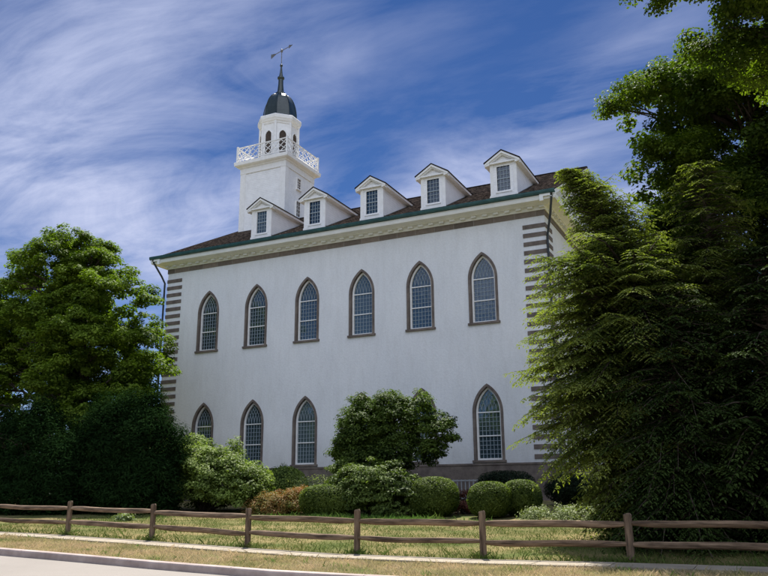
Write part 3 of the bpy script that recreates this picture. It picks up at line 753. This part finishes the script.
def conifer(name, label, base, apex, rad, nb, mat, group=None, rise_=.25, droop=.55, sec=15, seglen=.20, lowz=.03, r0=.16, bias=None, dens=1., tw=.020):
    root = empty(name, base, label, 'tree', group); O = -Vector(base)
    axis = np.array([base] + (list(apex) if isinstance(apex, list) else [apex]), float); az_ = (axis[:,2]-axis[0,2])/(axis[-1,2]-axis[0,2])
    onaxis = lambda t: np.array([np.interp(t, az_, axis[:,k]) for k in range(3)])
    Po, Di, Nr, Ln, Ti = [], [], [], [], []; trunk = MB()
    trunk.tube([tuple(onaxis(f) - np.array([0,0,.2])*(1-f)) for f in np.linspace(0,1,8)], [r0*(1-.93*i/7) for i in range(8)], 8, cap=False)
    for i in range(nb):
        t = lowz + (1-lowz)*((i+rng.random())/nb)**.92; t = min(t, .995)
        az = rng.uniform(0, 2*PI)
        R = rad(t)*(rng.uniform(.45,1.12) if rng.random() < .7 else rng.uniform(.95,1.18))
        if bias: R *= bias(az, t)
        if R < .08: R = .08
        o = onaxis(t); bt = rng.normal()*.12; d = np.array([math.cos(az), math.sin(az), 0.])
        ri = rise_*(.4+1.1*t)+rng.normal()*.18; dr = droop*(1.15-.5*t)*rng.uniform(.6,1.4)
        curl = np.array([-d[1], d[0], 0])*rng.normal()*.22
        ns = max(4, int(sec*R/1.6*dens)); S = np.linspace(.15, 1, ns)
        path = lambda s: o + d*R*s + curl*R*s*s + np.array([0,0,R*(ri*s-dr*s*s)])
        trunk.tube([path(s) for s in (0,.3,.6,.95)], [.03*R**.5,.02*R**.5,.012*R**.5,.005], 4, cap=False)
        side = np.cross(d, [0,0,1])
        for s in S:
            p = path(s); tang = unit(path(min(s+.05,1.05))-path(s-.05))
            l2 = (.14+.36*R*(1-s)**.8*(.3+s))*rng.uniform(.7,1.2)
            for sg in (-1,1):
                d2 = unit(tang*.75 + sg*side*1. + rng.normal(size=3)*.12)
                n2 = max(3, int(l2/.055)); q = np.linspace(.1,1,n2)[:,None]
                pp = p + d2*l2*q - np.array([0,0,1])*l2*.32*q**2
                s2 = unit(np.cross(d2,[0,0,1]))
                for g2 in (-1,1):
                    dd = unit(d2*.8 + g2*s2*.8 + np.array([0,0,-.28]) + rng.normal(size=(n2,3))*.16)
                    Po.append(pp); Di.append(dd); Nr.append(np.cross(dd, np.cross([0,0,1.],dd)) + rng.normal(size=(n2,3))*.25)
                    Ln.append(seglen*(1.1-.75*q[:,0])*rng.uniform(.6,1.2,n2)*min(1,.45+l2)); Ti.append(-.06+bt+.45*s*s+.5*q[:,0]*s)  # paler tips: new growth, plus lit ends and shaded inside put into tint
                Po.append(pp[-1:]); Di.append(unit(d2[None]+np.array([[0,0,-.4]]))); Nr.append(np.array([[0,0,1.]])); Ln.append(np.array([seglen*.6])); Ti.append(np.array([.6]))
    Po, Di, Nr, Ln = np.vstack(Po), unit(np.vstack(Di)), unit(np.vstack(Nr)), np.concatenate(Ln)[:,None]
    Sd = unit(np.cross(Di, Nr)); w = tw*rng.uniform(.7,1.3,(len(Po),1))
    Q = np.stack([Po, Po+Di*Ln*.45+Sd*w, Po+Di*Ln+np.array([0,0,-.12])*Ln, Po+Di*Ln*.45-Sd*w], 1)
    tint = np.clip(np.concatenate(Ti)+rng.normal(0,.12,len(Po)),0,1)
    c = quads_obj('crown', Q, mat, root, tint); c.location = O
    trunk.build('trunk', M['bark'], root, O, True)
    return root

def clipped(name, label, c, r, n, leaf,  mat, group=None, p=2., cat='shrub', rough=.05, box=0.):
    """clipped shrub: superellipsoid shell of small leaves round a twiggy core; c at ground centre; r=(rx,ry,h)"""
    cx, cy = c; z = groundz(cx, cy); rx, ry, h = r
    root = empty(name, (cx,cy,z), label, cat, group)
    d = unit(rng.normal(size=(n,3))); e = p+box
    q = (np.abs(d)**e).sum(1)**(1/e); d2 = d/q[:,None]
    shell = rng.uniform(.90,1.02,(n,1)) + rough*(np.sin(d[:,:1]*7+cx)*np.sin(d[:,1:2]*6+1)*np.cos(d[:,2:]*8))
    Pn = d2*shell*np.array([rx,ry,h*.52]) + np.array([0,0,h*.5]); k = Pn[:,2] > .03; Pn = Pn[k]; dn = d[k]
    nr = dn/np.array([rx,ry,h*.5]) ; V = leaf_quads(Pn, unit(nr)+rng.normal(size=(len(Pn),3))*.55+np.array([0,0,.25]), leaf, .6)
    # dense inner leaves, larger, so that the bush is closed
    d3 = unit(rng.normal(size=(n//3,3))); q3 = (np.abs(d3)**e).sum(1)**(1/e); P3 = d3/q3[:,None]*rng.uniform(.6,.88,(n//3,1))*np.array([rx,ry,h*.52]) + np.array([0,0,h*.5])
    k3 = P3[:,2] > .03; V3 = leaf_quads(P3[k3], d3[k3]+rng.normal(size=(k3.sum(),3))*.3, leaf*2.2, .8)
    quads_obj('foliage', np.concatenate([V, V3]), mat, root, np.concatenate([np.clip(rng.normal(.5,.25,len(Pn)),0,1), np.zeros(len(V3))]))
    mb = MB()
    for k in range(40):
        a = rng.uniform(0,2*PI); u = rng.uniform(.2,.85); zz = rng.uniform(.3,.88)*h; s = math.sqrt(max(0,1-((zz-h*.5)/(h*.52))**2))
        mb.tube([(rng.normal()*.06,rng.normal()*.06,-.05),(math.cos(a)*rx*u*.5,math.sin(a)*ry*u*.5,zz*.6),(math.cos(a)*rx*u*s,math.sin(a)*ry*u*s,zz)],[.02,.012,.004],4,cap=False)
    mb.build('stems', M['twig'], root)
    return root
def shrub(name, label, base, lobes, n, per, leaf, cr, mat, group=None, cat='shrub', shell=.55, flat=.6, aspect=.6, stems=14, upb=.7, low=-.5):
    z = groundz(*base); root = empty(name, (*base, z), label, cat, group); O = -Vector(root.location)
    Q, t, C = foliage(lobes, n, per, leaf, cr, shell, flat, low, upb, aspect)
    Q[:,:,2] = np.maximum(Q[:,:,2], gz(Q[:,:,0],Q[:,:,1])+.01)
    c = quads_obj('foliage', Q, mat, root, t); c.location = O
    mb = MB()
    for j in rng.choice(len(C), min(stems*3, len(C)), replace=False):
        p = C[j,:3]; limb(mb, (base[0]+rng.normal()*.15, base[1]+rng.normal()*.15, z-.05), p, .03, .008, .1, 5, 5)
    mb.build('stems', M['twig'], root, O, True)
    return root

# left maple
broadleaf('maple_tree', 'big rounded green maple left of the church', (1.0,-7.,groundz(1,-7)), (.3,-7.,15.2),
    [(-1.6,-7,10.8,4.1,3.6,3.7),(-5.0,-7,8.4,3.9,3.6,3.9),(1.7,-6.8,8.4,3.5,3.4,3.7),(-2.0,-7.4,13.4,2.1,2.3,1.9),(-.1,-6.9,13.7,1.9,2.0,1.8),(-1,-8.3,5.6,5.2,3.4,3.2),(3.0,-7,5.6,2.9,2.8,2.8),(2.4,-6.8,11.0,2.4,2.4,2.3),(3.6,-6.9,7.6,2.2,2.3,2.3),(-6.8,-7,10.0,2.6,2.8,2.8),(-4.8,-7,11.8,2.0,2.3,2.0)],
    1900, 130, .14, .42, M['maple'], .34, shell=.66, limbs=60, bough=(230, .88))
# yews in front of it
def yewtree(name, label, base, lobes, n, per, mat=M['yew'], leaf=.17):
    return broadleaf(name, label, (*base, groundz(*base)), (base[0], base[1], max(l[2]+l[5]*.7 for l in lobes)), lobes, n, per, leaf, .5, mat, .14, group=None, cat='tree', shell=.55, limbs=16, aspect=.22, flat=.9, stems=3, low=-.9)
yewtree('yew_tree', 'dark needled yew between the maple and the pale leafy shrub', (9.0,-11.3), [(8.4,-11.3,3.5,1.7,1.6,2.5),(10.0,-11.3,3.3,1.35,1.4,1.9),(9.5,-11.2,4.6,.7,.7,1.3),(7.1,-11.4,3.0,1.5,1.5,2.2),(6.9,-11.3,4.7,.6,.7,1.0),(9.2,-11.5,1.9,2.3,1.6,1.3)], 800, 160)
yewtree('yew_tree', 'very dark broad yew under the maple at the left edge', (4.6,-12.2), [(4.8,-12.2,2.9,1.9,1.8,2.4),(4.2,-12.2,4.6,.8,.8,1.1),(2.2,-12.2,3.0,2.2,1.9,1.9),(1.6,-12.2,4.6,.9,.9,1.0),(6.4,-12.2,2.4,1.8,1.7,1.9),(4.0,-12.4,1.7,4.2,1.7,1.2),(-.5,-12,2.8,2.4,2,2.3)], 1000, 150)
# right trees
maxr = lambda R, p_=.8: (lambda t: R*(1-t)**p_*min(1,.55+t*3)+.1)
HG = 'hemlocks at the right side'
conifer('hemlock_tree', 'sunlit feathery hemlock hiding the right corner of the church, its thin top leaning left', (29.9,-16.0,groundz(29.9,-16)),
    [(30.0,-16,3.9),(30.1,-16,6.4),(30.05,-16,7.6),(29.65,-16,8.8),(29.2,-16,9.65),(28.72,-16,10.4)],
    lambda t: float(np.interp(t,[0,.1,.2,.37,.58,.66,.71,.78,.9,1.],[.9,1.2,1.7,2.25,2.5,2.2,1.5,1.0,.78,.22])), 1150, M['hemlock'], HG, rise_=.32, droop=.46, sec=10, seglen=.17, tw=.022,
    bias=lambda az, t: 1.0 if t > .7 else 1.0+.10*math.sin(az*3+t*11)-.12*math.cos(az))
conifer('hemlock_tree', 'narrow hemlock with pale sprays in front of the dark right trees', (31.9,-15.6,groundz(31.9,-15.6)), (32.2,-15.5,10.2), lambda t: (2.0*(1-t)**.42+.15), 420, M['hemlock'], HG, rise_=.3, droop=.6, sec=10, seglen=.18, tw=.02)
conifer('hemlock_tree', 'dark bushy hemlock standing right behind the fence near its darkest stretch', (31.1,-17.5,groundz(31.1,-17.5)), (31.2,-17.5,6.3), lambda t: (1.9*(1-t)**.4+.12), 420, M['hemlock_shaded'], HG, seglen=.17, tw=.02, sec=10)
conifer('hemlock_tree', 'tallest dark hemlock at the right edge', (34.4,-13.0,groundz(34.4,-13)), (34.9,-13.0,15.6), lambda t: (3.3*(1-t)**.6+.15), 460, M['hemlock_shaded'], HG, seglen=.24, tw=.032, sec=9)
conifer('hemlock_tree', 'low dark hemlock behind the right end of the fence', (33.2,-17.0,groundz(33.2,-17)), (33.3,-17.0,7.2), lambda t: (2.5*(1-t)**.5+.12), 400, M['hemlock_shaded'], HG, seglen=.2, tw=.026, sec=10)
conifer('hemlock_tree', 'shaded hemlock filling the gap behind the sunlit one', (31.2,-13.2,groundz(31.2,-13.2)), (31.3,-13.2,9.6), lambda t: (2.6*(1-t)**.45+.15), 460, M['hemlock_shaded'], HG, seglen=.24, tw=.034, sec=10)
broadleaf('maple_tree', 'tall maple rising behind the right hemlocks', (34.2,-10.5,groundz(34.2,-10.5)), (34.0,-11.,15.),
    [(33.8,-11.5,12.2,3.3,3.0,3.0),(31.2,-12,13.4,1.9,2.0,1.75),(31.5,-11.8,11.3,1.9,2.0,1.5),(33.0,-12,8.8,2.8,2.4,2.4),(33.3,-12,14.2,2.0,2.0,1.3),(36.5,-11,11.5,3.,3.,3.4)],
    1250, 170, .10, .40, M['maple2'], .30, shell=.55, limbs=46, bough=(110,.8))
broadleaf('maple_tree', 'overhanging maple branches at the upper right corner', (38.2,-19.,groundz(38.2,-19)), (37.6,-19.,16.),
    [(34.0,-19.2,13.3,2.6,2.4,1.9),(36.3,-19,12.6,2.6,3.,2.8),(32.6,-19.2,13.5,1.6,1.6,1.1),(34.2,-19,11.6,1.2,1.4,.8),(38.5,-18.5,15.5,3.6,3.4,3.2)],
    1050, 190, .08, .36, M['maple2'], .30, shell=.5, limbs=36, bough=(80,.75))

# small tree in front of the wall
broadleaf('small_tree', 'small multi-stemmed tree before the church wall, its right side thin', (19.3,-7.5,groundz(19.3,-7.5)), (19.5,-7.5,5.1),
    [(17.92,-7.55,4.08,1.39,1.10,1.29),(19.12,-7.65,4.28,1.18,1.00,1.18),(20.22,-7.45,4.69,0.93,0.85,0.98),(17.32,-7.65,3.47,0.88,0.90,0.82),(21.22,-7.35,4.08,0.62,0.65,0.77),(18.22,-7.65,3.16,1.44,1.00,0.88),(19.52,-7.65,3.26,1.13,0.90,0.77),(20.72,-7.45,3.26,0.46,0.50,0.62),(17.75,-7.55,4.95,.8,.7,.65),(17.2,-7.6,3.5,.85,.7,.8),(19.0,-7.6,5.1,.8,.7,.6)],
    680, 100, .10, .32, M['holly'], .07, cat='tree', limbs=26, stems=4, shell=.35)
# shrubs
shrub('viburnum_shrub', 'big rounded light green shrub behind the fence left of the red plants', (11.5,-9.6),
    [(11.5,-9.6,2.0,2.75,1.7,1.55),(12.6,-9.5,1.8,1.9,1.5,1.35),(10.3,-9.5,1.8,1.6,1.4,1.35),(11.2,-9.6,2.7,1.4,1.2,.95)], 520, 110, .105, .34, M['vib'], upb=.8)
shrub('viburnum_shrub', 'taller loose pale shrub peeking out behind the rounded light green one', (8.6,-8.5),
    [(8.3,-8.7,2.6,1.5,1.1,1.5),(9.6,-8.4,3.1,1.1,1.,1.15),(7.6,-8.6,2.1,1.0,1.,1.1),(11.9,-8.4,3.35,.35,.3,.6)], 260, 95, .10, .34, M['vib'])
clipped('clipped_shrub', 'round clipped shrub under the third ground floor window', (13.65,-7.), (1.08,.95,1.75), 9000, .08, M['vib'], 'clipped round bushes before the church', rough=.04)
shrub('small_shrub', 'small dark shrub against the wall right of the second ground floor window', (12.3,-5.2), [(12.3,-5.2,1.9,.6,.6,1.2)], 30, 60, .09, .28, M['holly'])
shrub('red_leaved_plant', 'reddish orange leafy plants left of the low clipped hedge', (15.5,-10.),
    [(15.2,-10,1.1,1.1,.8,.6),(16.2,-10,1.2,.9,.8,.65),(14.7,-10.2,.85,.7,.6,.45)], 230, 80, .085, .26, M['red'], cat='plant', aspect=.35)
clipped('clipped_shrub', 'low boxy clipped bush right behind the fence post beside red plants', (17.75,-10.2), (1.08,.85,1.08), 17000, .058, M['box'], 'clipped round bushes before the church', box=1.3, rough=.02)
shrub('rhododendron_shrub', 'wide dark layered rhododendron below the small tree', (19.5,-9.7),
    [(19.4,-9.7,1.65,1.6,1.1,1.25),(20.4,-9.7,1.35,1.05,1.0,1.0),(18.7,-9.6,1.5,1.0,1.0,1.15)], 330, 85, .13, .34, M['rhodo'], aspect=.4, flat=.35)
shrub('rhododendron_shrub', 'smaller rhododendron left of and behind the wide one', (17.9,-9.0), [(17.95,-9.0,2.1,.9,.7,.9),(17.5,-9.1,1.6,.55,.55,.65)], 110, 80, .12, .30, M['rhodo'], aspect=.4, flat=.4)
clipped('clipped_shrub', 'round clipped bush at the right end of the rhododendron', (21.70,-9.5), (.90,.88,1.36), 17000, .058, M['box'], 'clipped round bushes before the church', box=.5, rough=.025)
clipped('clipped_shrub', 'clipped bush just right of the red flowers, front one of a touching pair', (23.88,-9.6), (.74,.78,1.20), 16000, .058, M['box'], 'clipped round bushes before the church', box=.5, rough=.025)
clipped('clipped_shrub', 'right-hand and rear bush of the touching clipped pair', (24.72,-8.6), (.72,.72,1.22), 14000, .058, M['box'], 'clipped round bushes before the church', box=.5, rough=.025)
clipped('clipped_shrub', 'dark flat-topped clipped bush in shade against the church foundation', (22.4,-3.0), (1.28,.9,1.4), 8000, .06, M['box_shaded'], 'clipped round bushes before the church', box=1., rough=.02)
clipped('clipped_shrub', 'dark shaded bush by the right corner of the church', (25.4,-3.4), (1.2,.9,1.3), 6000, .06, M['box_shaded'], 'clipped round bushes before the church', rough=.05)
shrub('red_bedding_plant', 'red bedding plants between two clipped round bushes', (22.5,-8.2), [(22.45,-8.2,1.15,.5,.5,.5),(22.9,-8.0,1.1,.4,.4,.4)], 60, 70, .07, .2, M['redflower'], cat='plant')
shrub('ground_cover_bed', 'low light green ground cover bed in front of the sunlit hemlock', (26.4,-9.6), [(26.1,-9.6,.75,1.2,1.2,.42),(27.6,-9.8,.75,1.4,1.2,.42)], 240, 70, .06, .25, M['cover'], cat='plant', stems=4)
# spiky pale perennials
pr = empty('tall_perennial', (16.1,-8.,groundz(16.1,-8)), 'pale feathery perennials standing behind the low boxy clipped bush', 'plant')
n = 2600; x = rng.uniform(-1.15,1.15,n); y = rng.normal(0,.35,n); hh = rng.uniform(.3,1.45,n)*(1-.15*np.abs(x)); 
B = np.stack([x,y,hh],-1); V = leaf_quads(B, rng.normal(size=(n,3))+np.array([0,0,.5]), .09, .3)
mb = MB()
for i in range(90):
    a, b_ = rng.uniform(-1.1,1.1), rng.normal()*.3; q = rng.normal(size=2)*.08; mb.tube([(a,b_,-.02),(a+q[0],b_+q[1],rng.uniform(.8,1.6))],[.008,.004],4,cap=False)
quads_obj('foliage', V, M['peren'], pr, rng.random(n)); mb.build('stems', M['peren'], pr)
# hosta with pale leaves behind the second visible post
shrub('hosta_plant', 'pale variegated low plant in deep shade beneath the yew', (12.3,-15.2), [(12.3,-15.2,.75,.35,.3,.22)], 10, 30, .12, .18, M['peren'], cat='plant')

# the row of street trees behind the viewpoint, mirrored in the ground floor windows
nq = 26000; x = rng.uniform(-70,75,nq); hgt = 12.5+2.2*np.sin(x*.31)+1.5*np.sin(x*.83+1); z = rng.uniform(0,1,nq)**.8*hgt
V = leaf_quads(np.stack([x, -66+rng.normal(0,2.2,nq), z],-1), rng.normal(size=(nq,3))+np.array([0,0,.4]), 1.1, .8)
tag(quads_obj('treeline', V, M['maple'], None, rng.random(nq)), 'leafy tree line across the street, mirrored dark in the ground floor windows', kind='stuff')

# grass: dry verge, lawn behind the fence and a fresher strip at the bed edge
blades('verge_grass', 130000, (14.5,33.5), (-23.12,-21.06), .042, .0045, M['verge'], 'dry straw-coloured grass verge between kerb and pavement', cl=3.)
blades('verge_grass_far', 30000, (5.,14.5), (-23.12,-21.06), .06, .008, M['verge'], 'dry verge grass at the far left end')
blades('lawn_grass', 110000, (9.5,35.), (-20.14,-12.), .045, .006, M['lawn'], 'patchy green and dry lawn behind the rail fence', cl=2.2)
pxs = [14.90+3.073*i for i in range(-1, 7)]
blades('post_base_grass', 26000, (11.,34.), (-20.16,-19.86), .10, .0055, M['lawn'], 'longer untrimmed grass round the fence posts and under the rails', keep=lambda x, y: (np.min(np.abs(x[:,None]-np.array(pxs)[None]),axis=1) < rng.gamma(1.5,.09,len(x))) | (rng.random(len(x)) < .06))
wx = rng.uniform(14.5,33,30); wy = rng.uniform(-23.05,-21.1,30)
blades('verge_weeds', 60000, (14.5,33.5), (-23.12,-21.06), .055, .006, M['lush'], 'green weed tufts scattered through the dry verge', keep=lambda x, y: np.min((x[:,None]-wx[None])**2+((y[:,None]-wy[None])*1.6)**2,axis=1) < rng.gamma(1.2,.012,len(x)))
blades('bed_edge_grass', 7000, (15.5,24.5), (-11.6,-10.7), .085, .007, M['lush'], 'fresh bright green grass along the edge of the shrub bed', keep=lambda x, y: (np.abs(x-20)<2.6) | (rng.random(len(x))<.15))

# ------------------------------------------------------------------ camera
yaw, pit, rol = -.453, .256, -.006
F = Vector((math.sin(yaw)*math.cos(pit), math.cos(yaw)*math.cos(pit), math.sin(pit)))
Rv = Vector((math.cos(yaw), -math.sin(yaw), 0)); U = Rv.cross(F)
R2 = Rv*math.cos(rol)+U*math.sin(rol); U2 = -Rv*math.sin(rol)+U*math.cos(rol)
cam = bpy.data.objects.new('camera', bpy.data.cameras.new('camera')); COL.objects.link(cam)
cam.matrix_world = Matrix(((R2.x,U2.x,-F.x,33.05),(R2.y,U2.y,-F.y,-36.827),(R2.z,U2.z,-F.z,1.6),(0,0,0,1)))
cam.data.sensor_width = 36; cam.data.lens = 782.9/768*36; cam.data.clip_end = 3000; cam.data.clip_start = .1
sc.camera = cam

# ------------------------------------------------------------------ light
SUN_EL, SUN_AZ = math.radians(60), math.radians(-27)     # azimuth from +Y towards +X
sd = Vector((math.sin(SUN_AZ)*math.cos(SUN_EL), math.cos(SUN_AZ)*math.cos(SUN_EL), math.sin(SUN_EL)))
sun = bpy.data.objects.new('sun', bpy.data.lights.new('sun', 'SUN')); COL.objects.link(sun)
sun.data.energy = 5; sun.data.angle = math.radians(.53); sun.data.color = (1,.95,.87)
sun.rotation_euler = (-sd).to_track_quat('-Z','Y').to_euler(); sun.location = sd*60

w = bpy.data.worlds.new('World'); sc.world = w; w.use_nodes = True; nt = w.node_tree
bg = nt.nodes['Background']; sky = nt.nodes.new('ShaderNodeTexSky'); sky.sky_type = 'NISHITA'; sky.sun_disc = False
sky.sun_elevation = SUN_EL; sky.sun_rotation = SUN_AZ; sky.air_density = 1.; sky.dust_density = .1; sky.ozone_density = 3.5; sky.altitude = 2500
def vm(op, a, b=None):
    n = nt.nodes.new('ShaderNodeVectorMath'); n.operation = op
    for i, v in enumerate((a, b)):
        if v is None: continue
        if isinstance(v, (tuple, Vector)): n.inputs[i].default_value = tuple(v)
        else: nt.links.new(v, n.inputs[i])
    return n
def mt(op, a, b=None, c=None, clamp=False):
    n = nt.nodes.new('ShaderNodeMath'); n.operation = op; n.use_clamp = clamp
    for i, v in enumerate((a, b, c)):
        if v is None: continue
        if isinstance(v, (int, float)): n.inputs[i].default_value = v
        else: nt.links.new(v, n.inputs[i])
    return n.outputs[0]
geo = nt.nodes.new('ShaderNodeTexCoord'); D = geo.outputs['Generated']
# cirrus on a plane high above: streaks along one wind direction
sp = nt.nodes.new('ShaderNodeSeparateXYZ'); nt.links.new(D, sp.inputs[0])
zz = mt('MAXIMUM', mt('ADD', sp.outputs['Z'], .12), .03)
cx = mt('DIVIDE', sp.outputs['X'], zz); cy = mt('DIVIDE', sp.outputs['Y'], zz)
cb = nt.nodes.new('ShaderNodeCombineXYZ'); nt.links.new(cx, cb.inputs[0]); nt.links.new(cy, cb.inputs[1])
def cloudnoise(scale, rot, stretch, det, dist, rough=.6):
    mp = nt.nodes.new('ShaderNodeMapping'); mp.inputs['Rotation'].default_value = (0,0,rot); mp.inputs['Scale'].default_value = (*stretch, 1)
    nt.links.new(cb.outputs[0], mp.inputs[0]); n = nt.nodes.new('ShaderNodeTexNoise'); n.inputs['Scale'].default_value = scale
    n.inputs['Detail'].default_value = det; n.inputs['Roughness'].default_value = rough; n.inputs['Distortion'].default_value = dist
    nt.links.new(mp.outputs[0], n.inputs['Vector']); return n.outputs['Fac']
WIND = math.radians(-35)
nf = cloudnoise(2.1, WIND, (.75,1.3), 12, .9, .60); nf2 = cloudnoise(9., WIND-.15, (.38,1.3), 10, .5, .66); nb_ = cloudnoise(1.1, WIND, (.7,1.3), 5, .4)
def px2dir(u, v): return (F + R2*((u-384)/782.9) - U2*((v-288)/782.9)).normalized()
mask = None
for (u, v, ang, a, b_, k) in CLOUDS if 'CLOUDS' in globals() else (
    (70,90,-25,230,110,.8),(150,215,12,260,70,.95),(420,215,-27,330,50,.8),(560,120,-38,240,45,.4),(30,250,0,120,60,.7),(640,210,-20,160,60,.6),(300,95,-60,120,50,.35)):
    c0 = px2dir(u, v); t_ = math.radians(ang)
    e1 = (R2*math.cos(t_) - U2*math.sin(t_)); e1 = (e1 - c0*e1.dot(c0)).normalized(); e2 = c0.cross(e1)
    x = mt('MULTIPLY', vm('DOT_PRODUCT', D, e1).outputs['Value'], 783./a); y = mt('MULTIPLY', vm('DOT_PRODUCT', D, e2).outputs['Value'], 783./b_)
    r2 = mt('ADD', mt('MULTIPLY', x, x), mt('MULTIPLY', y, y)); g_ = mt('MULTIPLY', mt('POWER', 2.718, mt('MULTIPLY', r2, -1.)), k)
    g_ = mt('MULTIPLY', g_, mt('GREATER_THAN', vm('DOT_PRODUCT', D, c0).outputs['Value'], 0.))
    mask = g_ if mask is None else mt('MAXIMUM', mask, g_)
rest = mt('MULTIPLY', nb_, .34)          # thin veil everywhere else
mask = mt('ADD', mask, rest)
tex = mt('ADD', mt('ADD', mt('MULTIPLY', nf, 1.9), mt('MULTIPLY', nf2, .5)), mt('MULTIPLY', nb_, .3)); tex = mt('MULTIPLY', mt('SUBTRACT', tex, .80), 2.5)
cov = mt('MULTIPLY', mt('SUBTRACT', mt('MULTIPLY', mask, tex), .26), .58, clamp=True)
mxs = nt.nodes.new('ShaderNodeMix'); mxs.data_type = 'RGBA'; nt.links.new(cov, mxs.inputs[0])
hs = nt.nodes.new('ShaderNodeHueSaturation'); hs.inputs['Saturation'].default_value = 1.2; hs.inputs['Hue'].default_value = .51; hs.inputs['Value'].default_value = .88; nt.links.new(sky.outputs[0], hs.inputs['Color'])
nt.links.new(hs.outputs[0], mxs.inputs[6]); mxs.inputs[7].default_value = (5.7,6.3,8.7,1)
# unseen bright cloud added behind the camera to light the shaded walls
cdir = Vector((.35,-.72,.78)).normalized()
dn = vm('DOT_PRODUCT', D, cdir).outputs['Value']; fill_bank = mt('MULTIPLY', mt('SUBTRACT', mt('ADD', dn, mt('MULTIPLY', nb_, .3)), .80), 4., clamp=True)
mx2 = nt.nodes.new('ShaderNodeMix'); mx2.data_type = 'RGBA'; nt.links.new(fill_bank, mx2.inputs[0]); nt.links.new(mxs.outputs[2], mx2.inputs[6]); mx2.inputs[7].default_value = (13.6,15,18.4,1)
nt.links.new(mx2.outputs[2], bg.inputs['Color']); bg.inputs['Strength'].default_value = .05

sc.view_settings.view_transform = 'Standard'; sc.view_settings.look = 'None'; sc.view_settings.gamma = 1; sc.view_settings.exposure = 1.0
sc.view_settings.use_curve_mapping = False
sc.render.engine = 'CYCLES'; sc.cycles.use_denoising = True; sc.cycles.max_bounces = 7; sc.cycles.transparent_max_bounces = 4
sc.cycles.diffuse_bounces = 4; sc.cycles.glossy_bounces = 3; sc.cycles.use_adaptive_sampling = True; sc.cycles.adaptive_threshold = .015
